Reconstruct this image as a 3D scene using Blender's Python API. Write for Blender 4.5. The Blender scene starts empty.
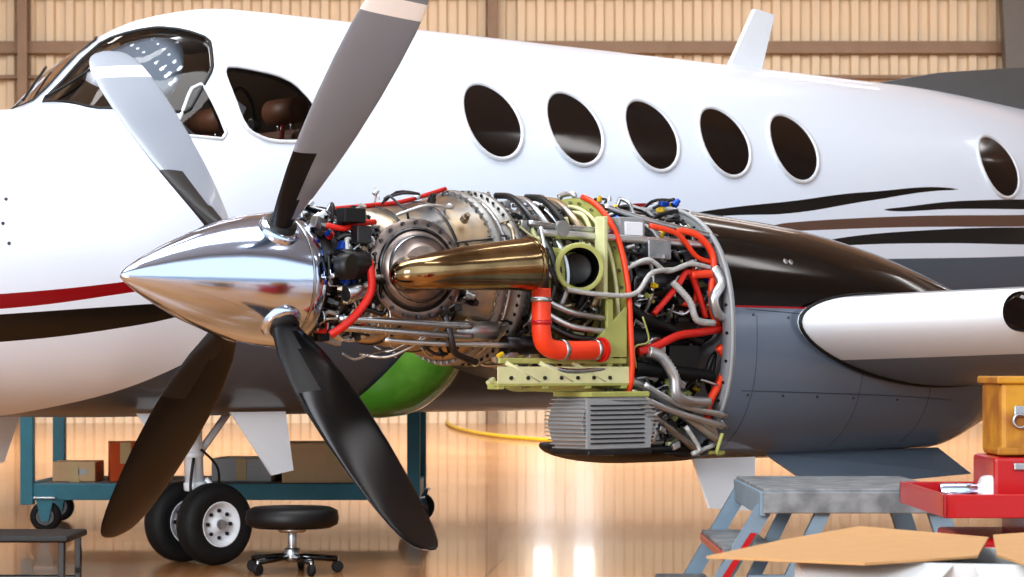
import bpy, bmesh, math, random
from mathutils import Vector, Matrix
random.seed(7)
D=bpy.data; C=bpy.context
V=Vector
# ---------------------------------------------------------------- helpers
def lin(c):
    return tuple(((x/255)/12.92 if x/255<=.04045 else ((x/255+.055)/1.055)**2.4) for x in c)
def mat(name,col,rough=.5,metal=0.0,var=.08,scale=9,bump=0.0,coat=0.0,emit=0.0,rvar=0.0,col2=None):
    m=D.materials.new(name); m.use_nodes=True; nt=m.node_tree; b=nt.nodes['Principled BSDF']
    c=lin(col)
    tc=nt.nodes.new('ShaderNodeTexCoord'); n=nt.nodes.new('ShaderNodeTexNoise')
    n.inputs['Scale'].default_value=scale; n.inputs['Detail'].default_value=4
    nt.links.new(tc.outputs['Object'],n.inputs['Vector'])
    r=nt.nodes.new('ShaderNodeMix'); r.data_type='RGBA'
    if col2:
        r.inputs[6].default_value=c+(1,); r.inputs[7].default_value=lin(col2)+(1,)
        mr=nt.nodes.new('ShaderNodeMapRange'); mr.inputs['From Min'].default_value=.38; mr.inputs['From Max'].default_value=.62
        nt.links.new(n.outputs['Fac'],mr.inputs['Value']); nt.links.new(mr.outputs[0],r.inputs[0])
    else:
        r.inputs[6].default_value=tuple(max(0,x*(1-var)) for x in c)+(1,)
        r.inputs[7].default_value=tuple(min(1,x*(1+var)) for x in c)+(1,)
        nt.links.new(n.outputs['Fac'],r.inputs[0])
    nt.links.new(r.outputs[2],b.inputs['Base Color'])
    b.inputs['Roughness'].default_value=rough; b.inputs['Metallic'].default_value=metal
    b.inputs['Coat Weight'].default_value=coat; b.inputs['Coat Roughness'].default_value=.04
    if rvar:
        mr=nt.nodes.new('ShaderNodeMapRange'); mr.inputs['To Min'].default_value=max(0.02,rough-rvar); mr.inputs['To Max'].default_value=rough+rvar
        nt.links.new(n.outputs['Fac'],mr.inputs['Value']); nt.links.new(mr.outputs[0],b.inputs['Roughness'])
    if bump:
        bp=nt.nodes.new('ShaderNodeBump'); bp.inputs['Strength'].default_value=bump; bp.inputs['Distance'].default_value=.01
        nt.links.new(n.outputs['Fac'],bp.inputs['Height']); nt.links.new(bp.outputs[0],b.inputs['Normal'])
    if emit:
        b.inputs['Emission Color'].default_value=c+(1,); b.inputs['Emission Strength'].default_value=emit
    return m
def catmull(pts,n=6,closed=False):
    P=[V(p) for p in pts]; out=[]; N=len(P)
    rng=N if closed else N-1
    for i in range(rng):
        if closed: a,b,c,d=P[(i-1)%N],P[i],P[(i+1)%N],P[(i+2)%N]
        else: a,b,c,d=P[max(i-1,0)],P[i],P[i+1],P[min(i+2,N-1)]
        for k in range(n):
            t=k/n
            out.append(.5*((2*b)+(c-a)*t+(2*a-5*b+4*c-d)*t*t+(3*b-a-3*c+d)*t**3))
    if not closed: out.append(P[-1].copy())
    return out
class MB:
    def __init__(s): s.v=[];s.f=[];s.m=[];s.s=[];s.mats=[]
    def mi(s,m):
        if m not in s.mats: s.mats.append(m)
        return s.mats.index(m)
    def add(s,vs,fs,m,smooth=True):
        o=len(s.v); s.v+= [tuple(v) for v in vs]; k=s.mi(m)
        for f in fs: s.f.append([i+o for i in f]); s.m.append(k); s.s.append(smooth)
    def tube(s,pts,r,m,seg=10,n=6,closed=False,rib=0,ribamp=.25,straight=False):
        if straight: P=[V(p) for p in pts]
        else: P=catmull(pts,n,closed)
        if rib:
            L=sum((P[i+1]-P[i]).length for i in range(len(P)-1)); cnt=max(4,int(L/rib*2))
            Q=[];
            for k in range(cnt+1):
                u=k/cnt*(len(P)-1); i=min(int(u),len(P)-2); Q.append(P[i].lerp(P[i+1],u-i))
            P=Q
        M=len(P); vs=[];fs=[]
        T=(P[1]-P[0]).normalized(); up=V((0,0,1)) if abs(T.z)<.9 else V((1,0,0))
        nrm=(up-T*up.dot(T)).normalized()
        for i,p in enumerate(P):
            if closed: t=(P[(i+1)%M]-P[i-1]).normalized()
            else: t=(P[min(i+1,M-1)]-P[max(i-1,0)]).normalized()
            nrm=(nrm-t*nrm.dot(t))
            nrm=nrm.normalized() if nrm.length>1e-6 else V((0,1,0))
            bi=t.cross(nrm)
            if isinstance(r,(list,tuple)):
                u=i/(M-1)*(len(r)-1); k=min(int(u),len(r)-2); rr=r[k]+(r[k+1]-r[k])*(u-k)
            else: rr=r
            if rib: rr*= (1+ribamp) if i%2 else (1-ribamp)
            for j in range(seg):
                a=2*math.pi*j/seg; vs.append(p+nrm*math.cos(a)*rr+bi*math.sin(a)*rr)
        for i in range(M if closed else M-1):
            i2=(i+1)%M
            for j in range(seg):
                fs.append([i*seg+j,i*seg+(j+1)%seg,i2*seg+(j+1)%seg,i2*seg+j])
        if not closed:
            fs.append(list(range(seg))); fs.append([ (M-1)*seg+j for j in range(seg)][::-1])
        s.add(vs,fs,m,True)
    def lathe(s,prof,origin,axis,m,seg=40,cap=True,smooth=True):
        ax=V(axis).normalized(); up=V((0,0,1)) if abs(ax.z)<.9 else V((1,0,0))
        u=(up-ax*up.dot(ax)).normalized(); w=ax.cross(u); o=V(origin); vs=[];fs=[]
        for t,r in prof:
            for j in range(seg):
                a=2*math.pi*j/seg; vs.append(o+ax*t+u*math.cos(a)*max(r,1e-4)+w*math.sin(a)*max(r,1e-4))
        for i in range(len(prof)-1):
            for j in range(seg): fs.append([i*seg+j,i*seg+(j+1)%seg,(i+1)*seg+(j+1)%seg,(i+1)*seg+j])
        s.add(vs,fs,m,smooth)
        if cap:
            s.add(vs[:seg],[list(range(seg))],m,False); s.add(vs[-seg:],[list(range(seg))],m,False)
    def cyl(s,o,axis,r,h,m,seg=20):
        b=min(r,h)*.12
        s.lathe([(0,r-b),(b,r),(h-b,r),(h,r-b)],o,axis,m,seg,True,True)
    def box(s,c,size,m,rot=None,bev=.004):
        bm=bmesh.new(); bmesh.ops.create_cube(bm,size=1)
        for v in bm.verts: v.co=V((v.co.x*size[0],v.co.y*size[1],v.co.z*size[2]))
        if bev: bmesh.ops.bevel(bm,geom=bm.edges[:],offset=min(bev,min(size)*.3),segments=2,affect='EDGES',profile=.5)
        if rot is not None: bm.transform(rot.to_4x4())
        bm.verts.index_update(); vs=[v.co+V(c) for v in bm.verts]; fs=[[v.index for v in f.verts] for f in bm.faces]
        bm.free(); s.add(vs,fs,m,False)
    def prism(s,poly,off,m):
        P=[V(p) for p in poly]; n=len(P); o=V(off)
        vs=P+[p+o for p in P]
        fs=[list(range(n)),list(range(n,2*n))[::-1]]+[[i,(i+1)%n,n+(i+1)%n,n+i] for i in range(n)]
        s.add(vs,fs,m,False)
    def loft(s,rings,m,cap=True,smooth=True,matf=None):
        n=len(rings[0]); o=len(s.v)
        s.v+=[tuple(p) for r in rings for p in r]
        for i in range(len(rings)-1):
            for j in range(n):
                s.f.append([o+i*n+j,o+i*n+(j+1)%n,o+(i+1)*n+(j+1)%n,o+(i+1)*n+j]); s.m.append(s.mi(matf(i,j) if matf else m)); s.s.append(smooth)
        if cap:
            k=len(rings)-1
            s.f.append([o+j for j in range(n)][::-1]); s.m.append(s.mi(m)); s.s.append(False)
            s.f.append([o+k*n+j for j in range(n)]); s.m.append(s.mi(m)); s.s.append(False)
    def build(s,name,parent=None,loc=None,recalc=True):
        me=D.meshes.new(name); me.from_pydata(s.v,[],s.f)
        for m in s.mats: me.materials.append(m)
        for i,p in enumerate(me.polygons): p.material_index=s.m[i]; p.use_smooth=s.s[i]
        if recalc:
            bm=bmesh.new(); bm.from_mesh(me); bmesh.ops.recalc_face_normals(bm,faces=bm.faces[:]); bm.to_mesh(me); bm.free()
        o=D.objects.new(name,me); C.scene.collection.objects.link(o)
        if parent: o.parent=parent
        if loc: o.location=loc
        return o
def empty(name,loc=(0,0,0),rz=0):
    e=D.objects.new(name,None); e.location=loc; e.rotation_euler=(0,0,rz); e.empty_display_size=.2
    C.scene.collection.objects.link(e); return e
def interp(tab,x,k):
    n=len(tab)
    if x<=tab[0][0]: return tab[0][k]
    if x>=tab[-1][0]: return tab[-1][k]
    i=max(j for j in range(n-1) if tab[j][0]<=x)
    def sl(j): return (tab[j+1][k]-tab[j][k])/(tab[j+1][0]-tab[j][0])
    def tan(j):
        if j==0: return sl(0)
        if j==n-1: return sl(n-2)
        a,b=sl(j-1),sl(j)
        return 0 if a*b<=0 else 2*a*b/(a+b)
    h=tab[i+1][0]-tab[i][0]; t=(x-tab[i][0])/h
    return ((2*t**3-3*t*t+1)*tab[i][k]+(t**3-2*t*t+t)*h*tan(i)+(-2*t**3+3*t*t)*tab[i+1][k]+(t**3-t*t)*h*tan(i+1))

# ---------------------------------------------------------------- materials
chrome=mat('chrome',(198,214,240),.12,1,.03,3)
steel=mat('steel',(180,184,188),.3,1,.25,20,rvar=.1)
casting=mat('matt_casting',(144,144,142),.45,.6,.3,18,bump=.15)
dsteel=mat('dark_steel',(78,78,80),.38,1,.3,16,rvar=.1)
hotsteel=mat('heat_stained_steel',(134,136,138),.36,.95,.35,9,rvar=.12,bump=.1,col2=(184,166,140))
flange=mat('exhaust_flange_metal',(118,110,108),.42,.85,.3,9,bump=.12,col2=(164,148,140))
bronze=mat('polished_bronze',(112,92,68),.13,1,.25,4,col2=(178,156,118))
alu=mat('aluminium',(204,206,208),.35,.9,.1,30)
olive=mat('zinc_primer_olive',(164,166,98),.5,0,.3,14)
cream=mat('cream_paint',(206,206,160),.5,0,.15,14)
orange=mat('orange_silicone',(222,66,30),.42,0,.15,12)
red=mat('red_hose',(188,34,24),.4,0,.2,14)
blackr=mat('black_rubber',(14,14,16),.5,0,.3,20)
tyre=mat('tyre_rubber',(20,20,21),.7,0,.3,30,bump=.2)
whitehose=mat('white_braided_hose',(182,182,180),.5,.2,.25,60,bump=.4)
gray=mat('grey_paint',(150,152,154),.35,0,.1,6)
white=mat('white_gloss_paint',(232,236,242),.22,0,.02,3,coat=.5)
blackp=mat('black_gloss',(14,14,16),.15,0,.2,4,coat=.5)
glass=mat('dark_tinted_glass',(24,17,15),.1,0,.6,3,coat=.15)
blue=mat('blue_fittings',(40,80,170),.3,.6,.1)
yellow=mat('yellow_fittings',(215,180,40),.5)
green=mat('green_primer',(72,150,52),.2,0,.3,3,coat=.7,col2=(120,192,88))
bluesteel=mat('teal_painted_steel',(54,118,136),.45,0,.2,12)
card=mat('cardboard',(188,146,100),.85,0,.08,20)
cardw=mat('white_cardboard',(196,198,200),.8,0,.05,20)
redp=mat('red_enamel',(172,14,22),.3,0,.1,8,coat=.4)
gold=mat('worn_yellow_paint',(190,138,40),.5,.1,.4,12,bump=.2,col2=(150,96,34))
platgray=mat('worn_grey_step',(106,109,112),.55,.2,.3,14,bump=.3,col2=(140,144,147))
platblue=mat('blue_grey_paint',(120,140,156),.5,0,.2,12)
bladegrey=mat('blade_grey',(138,146,158),.3,0,.08,3,rvar=.06,coat=.15)
bladeblk=mat('blade_black',(40,40,42),.2,.75,.4,4,rvar=.08)
stripew=mat('blade_white_band',(245,245,245),.3)
interior=mat('cockpit_trim',(120,98,80),.7,0,.3,6)
leather=mat('tan_leather',(118,78,56),.5,0,.2,12)
lm=mat('panel_gap',(58,62,70),.6)
def clear_glass():
    m=D.materials.new('tinted_cockpit_glass'); m.use_nodes=True; nt=m.node_tree
    for n in list(nt.nodes):
        if n.type!='OUTPUT_MATERIAL': nt.nodes.remove(n)
    out=[n for n in nt.nodes if n.type=='OUTPUT_MATERIAL'][0]
    t=nt.nodes.new('ShaderNodeBsdfTransparent'); t.inputs[0].default_value=(.40,.41,.42,1)
    g=nt.nodes.new('ShaderNodeBsdfGlossy'); g.inputs['Roughness'].default_value=.03
    fr=nt.nodes.new('ShaderNodeFresnel'); fr.inputs[0].default_value=1.4
    mx=nt.nodes.new('ShaderNodeMixShader'); nt.links.new(fr.outputs[0],mx.inputs[0]); nt.links.new(t.outputs[0],mx.inputs[1]); nt.links.new(g.outputs[0],mx.inputs[2]); nt.links.new(mx.outputs[0],out.inputs[0])
    return m
cglass=clear_glass()

# ---------------------------------------------------------------- camera
cam=D.cameras.new('camera'); co=D.objects.new('camera',cam); C.scene.collection.objects.link(co)
co.location=(0,0,.9); co.rotation_euler=(math.radians(90),0,0)
cam.sensor_width=36; cam.lens=86.1; cam.shift_y=.0776; cam.clip_end=300
cam.dof.use_dof=True; cam.dof.focus_distance=8.6; cam.dof.aperture_fstop=9
C.scene.camera=co

# ---------------------------------------------------------------- hangar
wallm=mat('beige_wall_sheet',(216,196,168),.55,0,.05,1.5)
sidem=mat('pale_side_wall',(212,214,216),.6,0,.04,1.5)
beamm=mat('brown_girt',(134,112,92),.6,0,.15,5)
trussm=mat('pale_truss',(176,178,180),.6,0,.1,5)
WY=40; YF=1.5
w=MB(); x=-26; vs=[]
prof=[]
while x<26:
    prof+= [(x,0),(x+.14,0),(x+.17,.10),(x+.29,.10),(x+.32,0)]; x+=.32
for px_,d in prof: vs+= [(px_,WY-d,0),(px_,WY-d,9)]
w.add(vs,[[2*i,2*i+2,2*i+3,2*i+1] for i in range(len(prof)-1)],wallm,False)
w.build('wall_back')
t=MB()
for z,h in ((6.1,.2),(6.95,.08),(4.2,.2),(1.8,.2),(5.62,.06)):
    t.box((0,WY-.22,z),(52,.18,h),beamm,bev=.01)
t.build('trim_girts')
for i,xx in enumerate((-16,-7.9,-.31,8.1,16)):
    b=MB(); b.box((xx,WY-.35,4.5),(.08,.3,9),beamm,bev=.005); b.box((xx,WY-.5,4.5),(.16,.03,9),beamm,bev=.005); b.box((xx,WY-.2,4.5),(.16,.03,9),beamm,bev=.005)
    if xx==8.1:
        gs=mat('grey_column',(96,92,88),.5); 
        b.box((xx+.2,WY-.75,4.5),(.7,.3,9.0),gs,Matrix.Rotation(math.radians(-3),3,'Y'))
    b.build('trim_column' if i==0 else 'trim_column.%03d'%i)
for nm,xx in (('wall_left',-26),('wall_right',26)):
    b=MB(); b.box((xx,(YF+WY)/2,4.5),(.2,WY-YF,9),sidem,bev=0); b.build(nm)
c=MB(); ceilm=mat('ceiling_sheet',(206,208,210),.7,0,.05,2); c.box((0,(YF+WY)/2,9.1),(52.2,WY-YF,.2),ceilm,bev=0)
for yy in range(3,40,6): c.box((0,yy,8.75),(52,.25,.5),trussm,bev=.01)
c.build('ceiling')
fillm=mat('fill_panel_glow',(250,250,250),.5,emit=6)  # unseen glowing panels, added for highlights in the chrome
n=0
for yy in (6,12.5,18.5,24.5,31):
    for xx in (-12,-4,4,12):
        b=MB(); b.box((xx,yy,8.42),(3.2,.5,.06),fillm,bev=.01); b.box((xx,yy,8.5),(3.3,.6,.1),alu,bev=.01)
        b.build('ceiling_fill_panel' if n==0 else 'ceiling_fill_panel.%03d'%n); n+=1
winm=mat('bright_window_glow',(250,250,250),.4,emit=3.6)
for i,(x0,x1) in enumerate(((.36,.64),(1.02,1.32))):
    b=MB(); b.box(((x0+x1)/2,WY-.14,3.3),(x1-x0,.05,2.5),winm,bev=0)
    b.box(((x0+x1)/2,WY-.14,4.58),(x1-x0+.1,.1,.06),beamm); b.box(((x0+x1)/2,WY-.14,2.02),(x1-x0+.1,.1,.06),beamm)
    for zz in (2.6,3.2,3.8): b.box(((x0+x1)/2,WY-.17,zz),(x1-x0,.02,.05),beamm)
    b.build('window_%d'%(i+1))
fm=D.materials.new('epoxy_floor'); fm.use_nodes=True; nt=fm.node_tree; bs=nt.nodes['Principled BSDF']
tc=nt.nodes.new('ShaderNodeTexCoord'); n1=nt.nodes.new('ShaderNodeTexNoise'); n1.inputs['Scale'].default_value=.8; n1.inputs['Detail'].default_value=6
nt.links.new(tc.outputs['Object'],n1.inputs['Vector'])
cr=nt.nodes.new('ShaderNodeValToRGB'); cr.color_ramp.elements[0].position=.3; cr.color_ramp.elements[1].position=.7
cr.color_ramp.elements[0].color=lin((178,122,74))+(1,); cr.color_ramp.elements[1].color=lin((204,152,102))+(1,)
nt.links.new(n1.outputs['Fac'],cr.inputs[0])
br=nt.nodes.new('ShaderNodeTexBrick'); br.offset=0; br.inputs['Scale'].default_value=1; br.inputs['Brick Width'].default_value=5.2; br.inputs['Row Height'].default_value=5.2; br.inputs['Mortar Size'].default_value=.008
br.inputs['Color1'].default_value=(1,1,1,1); br.inputs['Color2'].default_value=(1,1,1,1); br.inputs['Mortar'].default_value=(.2,.15,.12,1)
mp=nt.nodes.new('ShaderNodeMapping'); mp.inputs['Rotation'].default_value[2]=math.radians(4); mp.inputs['Location'].default_value[0]=.85
nt.links.new(tc.outputs['Object'],mp.inputs[0]); nt.links.new(mp.outputs[0],br.inputs['Vector'])
mx=nt.nodes.new('ShaderNodeMix'); mx.data_type='RGBA'; mx.blend_type='MULTIPLY'; mx.inputs[0].default_value=1
nt.links.new(cr.outputs[0],mx.inputs[6]); nt.links.new(br.outputs['Color'],mx.inputs[7]); nt.links.new(mx.outputs[2],bs.inputs['Base Color'])
bs.inputs['Roughness'].default_value=.24; bs.inputs['Coat Weight'].default_value=.35; bs.inputs['Coat Roughness'].default_value=.04
n2=nt.nodes.new('ShaderNodeTexNoise'); n2.inputs['Scale'].default_value=3; nt.links.new(tc.outputs['Object'],n2.inputs['Vector'])
bp=nt.nodes.new('ShaderNodeBump'); bp.inputs['Strength'].default_value=.05; bp.inputs['Distance'].default_value=.01
nt.links.new(n2.outputs['Fac'],bp.inputs['Height']); nt.links.new(bp.outputs[0],bs.inputs['Normal'])
f=MB(); f.add([(-26,YF,0),(26,YF,0),(26,WY,0),(-26,WY,0)],[[0,1,2,3]],fm,False); f.build('floor')
apm=mat('bounce_apron',(160,163,168),.8,0,.08,1.2)  # unseen grey apron, added for neutral bounce and spinner reflections
f=MB(); f.add([(-60,-70,0),(60,-70,0),(60,YF,0),(-60,YF,0)],[[0,1,2,3]],apm,False); f.build('ground')

# ---------------------------------------------------------------- airplane frame : x aft, y toward fuselage, z up, origin prop hub
ALPHA=math.radians(42)
air=empty('airplane',(-.847,8.3,1.20),ALPHA)
YC=2.64
FT=[(-2.35,.20,.10,.05),(-2.25,.32,-.05,.16),(-2.0,.44,-.2,.3),(-1.5,.58,-.38,.47),(-.8,.70,-.47,.62),(0,.775,-.50,.71),(.4,.805,-.51,.75),(.64,.835,-.515,.765),
    (1.0,1.14,-.52,.785),(1.3,1.295,-.52,.795),(1.65,1.36,-.52,.8),(2.2,1.368,-.52,.8),(6.4,1.385,-.52,.8),(8.0,1.31,-.25,.66),(10,1.2,.2,.4),(12,1.12,.6,.18),(13,1.1,.8,.08)]
NTOP,NBOT=2.1,2.4
def sec(a):
    tp,bt,hw=interp(FT,a,1),interp(FT,a,2),interp(FT,a,3)
    return (tp+bt)/2,(tp-bt)/2,hw
def fus(a,th,sc=1.0):
    zc,hh,hw=sec(a); n=NTOP if math.sin(th)>0 else NBOT
    sg=lambda v,e: math.copysign(abs(v)**e,v)
    return V((a,YC-sc*hw*sg(math.cos(th),2/n),zc+sc*hh*sg(math.sin(th),2/n)))
def thz(a,z):
    zc,hh,hw=sec(a); d=max(-1,min(1,(z-zc)/hh)); n=NTOP if d>0 else NBOT
    return math.copysign(math.asin(abs(d)**(n/2)),d)
def fusn(a,th):
    e=.01; du=fus(a+e,th)-fus(a-e,th); dv=fus(a,th+e)-fus(a,th-e)
    nn=du.cross(dv).normalized()
    p=fus(a,th); zc,_,_=sec(a)
    if nn.dot(p-V((a,YC,zc)))<0: nn=-nn
    return nn
def paint_mat():
    m=D.materials.new('fuselage_paint'); m.use_nodes=True; nt=m.node_tree; L=nt.links; b=nt.nodes['Principled BSDF']
    tc=nt.nodes.new('ShaderNodeTexCoord'); sp=nt.nodes.new('ShaderNodeSeparateXYZ'); L.new(tc.outputs['Object'],sp.inputs[0])
    def mth(op,a,bv=None,c=None):
        x=nt.nodes.new('ShaderNodeMath'); x.operation=op
        for i,v in enumerate((a,bv,c)):
            if v is None: continue
            if isinstance(v,(int,float)): x.inputs[i].default_value=v
            else: L.new(v,x.inputs[i])
        return x.outputs[0]
    def curve(pts,lo,hi):
        a0,a1=-3,14
        t=mth('DIVIDE',mth('SUBTRACT',sp.outputs['X'],a0),a1-a0)
        fc=nt.nodes.new('ShaderNodeFloatCurve'); cu=fc.mapping.curves[0]
        P=[((a-a0)/(a1-a0),(v-lo)/(hi-lo)) for a,v in pts]
        P=[(0,P[0][1])]+P+[(1,P[-1][1])]
        cu.points[0].location=P[0]; cu.points[1].location=P[-1]
        for p in P[1:-1]: cu.points.new(*p)
        for p in cu.points: p.handle_type='AUTO_CLAMPED'
        fc.mapping.update(); L.new(t,fc.inputs['Value'])
        return mth('ADD',mth('MULTIPLY',fc.outputs[0],hi-lo),lo)
    def over(base,mask,rgb):
        x=nt.nodes.new('ShaderNodeMix'); x.data_type='RGBA'; L.new(mask,x.inputs[0])
        if isinstance(base,tuple): x.inputs[6].default_value=base
        else: L.new(base,x.inputs[6])
        x.inputs[7].default_value=lin(rgb)+(1,); return x.outputs[2]
    def stripe(base,cpts,wpts,rgb):
        cc=curve(cpts,-1,2); ww=curve(wpts,-.1,.2)
        mk=mth('LESS_THAN',mth('ABSOLUTE',mth('SUBTRACT',sp.outputs['Z'],cc)),ww)
        return over(base,mk,rgb)
    base=lin((224,234,248))+(1,)
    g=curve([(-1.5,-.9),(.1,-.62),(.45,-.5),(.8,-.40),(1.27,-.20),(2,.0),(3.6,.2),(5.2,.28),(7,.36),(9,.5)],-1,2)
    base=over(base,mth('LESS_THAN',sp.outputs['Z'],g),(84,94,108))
    zo=-.30
    base=stripe(base,[(-2,-.15),(.1,.265+zo),(.7,.337+zo),(2.2,.58+zo),(3.64,.803+zo),(4.2,.85+zo)],[(-2,.01),(-1,.025),(.1,.03),(.7,.024),(3.6,.012),(4.0,-.02)],(138,10,20))
    base=stripe(base,[(-2,-.25),(.1,.157+zo),(.92,.24+zo),(2.2,.4+zo),(3.5,.7+zo),(4.29,.80+zo),(4.75,.842+zo),(5.4,.93+zo),(6.27,1.01+zo)],[(-2,.02),(-1,.04),(.1,.056),(.7,.045),(1.0,.025),(1.4,.004),(3.6,.004),(4.3,.02),(4.9,.032),(5.5,.022),(6.2,.004),(6.35,-.02)],(8,8,9))
    base=stripe(base,[(5.4,.862+zo),(6.2,.92+zo),(6.88,.955+zo),(9,1.05+zo)],[(5.4,-.01),(5.6,.008),(6.2,.022),(7,.03),(9,.04)],(8,8,9))
    base=stripe(base,[(4.4,.71+zo),(4.75,.74+zo),(5.74,.807+zo),(6.88,.86+zo),(9,1.0+zo)],[(4.2,-.02),(4.75,.022),(5.7,.03),(7,.034)],(104,78,66))
    base=stripe(base,[(4.8,.63+zo),(5.15,.675+zo),(6.0,.735+zo),(6.88,.77+zo),(9,.85+zo)],[(4.7,-.02),(5.1,.018),(6,.038),(7,.05)],(8,8,9))
    L.new(base,b.inputs['Base Color'])
    b.inputs['Roughness'].default_value=.28; b.inputs['Coat Weight'].default_value=.3; b.inputs['Coat Roughness'].default_value=.05
    return m
paint=paint_mat()
def chaikin(P,n=2,k=.2):
    for _ in range(n):
        Q=[]
        for i in range(len(P)):
            a,b=P[i],P[(i+1)%len(P)]
            Q+= [(a[0]*(1-k)+b[0]*k,a[1]*(1-k)+b[1]*k),(a[0]*k+b[0]*(1-k),a[1]*k+b[1]*(1-k))]
        P=Q
    return P
def dens(P,n=6):
    Q=[]
    for i in range(len(P)):
        a,b=P[i],P[(i+1)%len(P)]
        for k in range(n): Q.append((a[0]+(b[0]-a[0])*k/n,a[1]+(b[1]-a[1])*k/n))
    return Q
def skinpatch(mb,outline,m,off=.004,rim=None,rimr=.01,rings=6,bulge=0):
    ca=sum(p[0] for p in outline)/len(outline); ct=sum(p[1] for p in outline)/len(outline); n=len(outline)
    vs=[fus(ca,ct)+fusn(ca,ct)*(off+bulge)]; fs=[]
    for r in range(1,rings+1):
        t=r/rings
        for p in outline:
            a=ca+(p[0]-ca)*t; th=ct+(p[1]-ct)*t; vs.append(fus(a,th)+fusn(a,th)*(off+bulge*(1-t*t)))
    for j in range(n): fs.append([0,1+(j+1)%n,1+j])
    for r in range(rings-1):
        for j in range(n): fs.append([1+r*n+j,1+r*n+(j+1)%n,1+(r+1)*n+(j+1)%n,1+(r+1)*n+j])
    mb.add(vs,fs,m,True)
    if rim: mb.tube([fus(p[0],p[1])+fusn(p[0],p[1])*abs(off)*.5 for p in outline],rimr,rim,8,1,True)
zo=-.30
rimm=mat('window_rim',(214,218,224),.3,.1,.03)
def azpoly(P,ch=2,k=.2): return [(a,thz(a,z)) for a,z in dens(chaikin(P,ch,k),3)]
SW1=azpoly([(1.27,.97),(1.31,1.03),(1.6,.99),(1.71,.86),(1.67,.70),(1.42,.68),(1.29,.73)],2)
SW2=azpoly([(.955,.69),(1.10,.90),(1.16,.93),(1.205,.68)],1,.12)
def wsh(far):
    pts=[(.69,math.radians(87)),(1.04,math.radians(87)),(1.18,math.radians(73)),(1.31,thz(1.31,1.15)),(1.235,thz(1.235,1.0)),(1.05,thz(1.05,.79)),(.9,thz(.9,.78)),(.75,math.radians(60))]
    P=dens(chaikin(pts,1,.1),3)
    if far: P=[(a,math.pi-t) for a,t in P]
    return P
fu=MB(); NS=200
A=[-2.35+ (13+2.35)*i/NS for i in range(NS+1)]
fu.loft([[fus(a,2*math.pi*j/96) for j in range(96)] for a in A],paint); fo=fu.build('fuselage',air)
cav=MB(); cav.loft([[fus(a,2*math.pi*j/48,.96) for j in range(48)] for a in [.60+.1*k for k in range(21)]],interior); cavo=cav.build('cut_cavity',air)
cuts=[cavo]
for P in (SW1,SW2,wsh(0),wsh(1)):
    q=MB(); q.loft([[fus(a,t)+fusn(a,t)*.05 for a,t in P],[fus(a,t)-fusn(a,t)*.10 for a,t in P]],blackr); cuts.append(q.build('cut',air))
try:
    for cobj in cuts:
        md=fo.modifiers.new('b','BOOLEAN'); md.operation='DIFFERENCE'; md.solver='EXACT'; md.object=cobj
        try: md.material_mode='TRANSFER'
        except Exception: pass
    C.view_layer.update()
    dg=C.evaluated_depsgraph_get(); me2=D.meshes.new_from_object(fo.evaluated_get(dg))
    if len(me2.polygons)>5000:
        fo.modifiers.clear(); fo.data=me2
    else: fo.modifiers.clear(); print('BOOL FAIL')
except Exception as ex: print('bool',ex); fo.modifiers.clear()
for cobj in cuts: D.objects.remove(cobj,do_unlink=True)
wi=0
for a in (2.743,3.276,3.807,4.34,4.874,6.665):
    wi+=1; z=1.165+zo; P=[]
    for k in range(48):
        t=2*math.pi*k/48; aa=a+.178*math.cos(t); zz=z+.183*math.sin(t); P.append((aa,thz(aa,zz)))
    mb=MB(); skinpatch(mb,P,glass,.006,rimm,.012)
    mb.build('cabin_window_%d'%wi,air,recalc=False)
mb=MB(); skinpatch(mb,SW1,cglass,.0,rimm,.010); mb.build('cockpit_side_window_1',air,recalc=False)
mb=MB(); skinpatch(mb,SW2,cglass,.0,rimm,.008); mb.build('cockpit_side_window_2',air,recalc=False)
for i in (0,1):
    mb=MB(); skinpatch(mb,wsh(i),cglass,.0,blackr,.008,8); mb.build('windshield_%d'%(i+1),air,recalc=False)
ck=MB()
ck.box((.88,YC,.50),(.16,1.2,.4),blackr,bev=.04); ck.box((.82,YC,.70),(.2,1.05,.03),blackr,bev=.01)
for k in range(8):
    ck.lathe([(0,.035),(.006,.035)],(.965,YC-.5+.14*k,.62),(1,0,0),[gray,dsteel][k%2],20)
for sy in (-.3,.3):
    ck.box((1.55,YC+sy,.18),(.45,.42,.14),leather,bev=.05)
    ck.box((1.80,YC+sy,.48),(.13,.42,.62),leather,Matrix.Rotation(.14,3,'Y'),bev=.06)
    ck.lathe([(-.11,.03),(-.10,.06),(.10,.06),(.11,.03)],(1.84,YC+sy,.88),(0,1,0),leather,20)
    for s2 in (-.05,.05): ck.tube([(1.84,YC+sy+s2,.75),(1.84,YC+sy+s2,.86)],.008,steel,8,straight=True)
    ck.tube([(1.74,YC+sy-.12,.80),(1.72,YC+sy-.1,.6),(1.70,YC+sy-.02,.35)],.012,redp,8)
    ck.tube([(.96,YC+sy,.5),(1.15,YC+sy,.52)],.015,blackr,8,straight=True)
    ck.tube([(1.16,YC+sy-.15,.62),(1.16,YC+sy-.13,.5),(1.16,YC+sy,.5),(1.16,YC+sy+.13,.5),(1.16,YC+sy+.15,.62)],.016,blackr,8)
ck.box((1.5,YC,1.2),(.4,.5,.04),dsteel,bev=.01)
ck.tube([(1.42,YC-.42,.80),(1.44,YC-.42,.90),(1.50,YC-.42,.95),(1.56,YC-.42,.90),(1.58,YC-.42,.80)],.010,blackr,8)
for a_ in (1.42,1.58): ck.lathe([(-.02,.025),(-.015,.035),(.015,.035),(.02,.025)],(a_,YC-.42,.79),(1,0,0),dsteel,16)
ck.box((1.36,YC-.56,.86),(.14,.02,.05),white,Matrix.Rotation(.5,3,'Y'),bev=.008)
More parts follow.
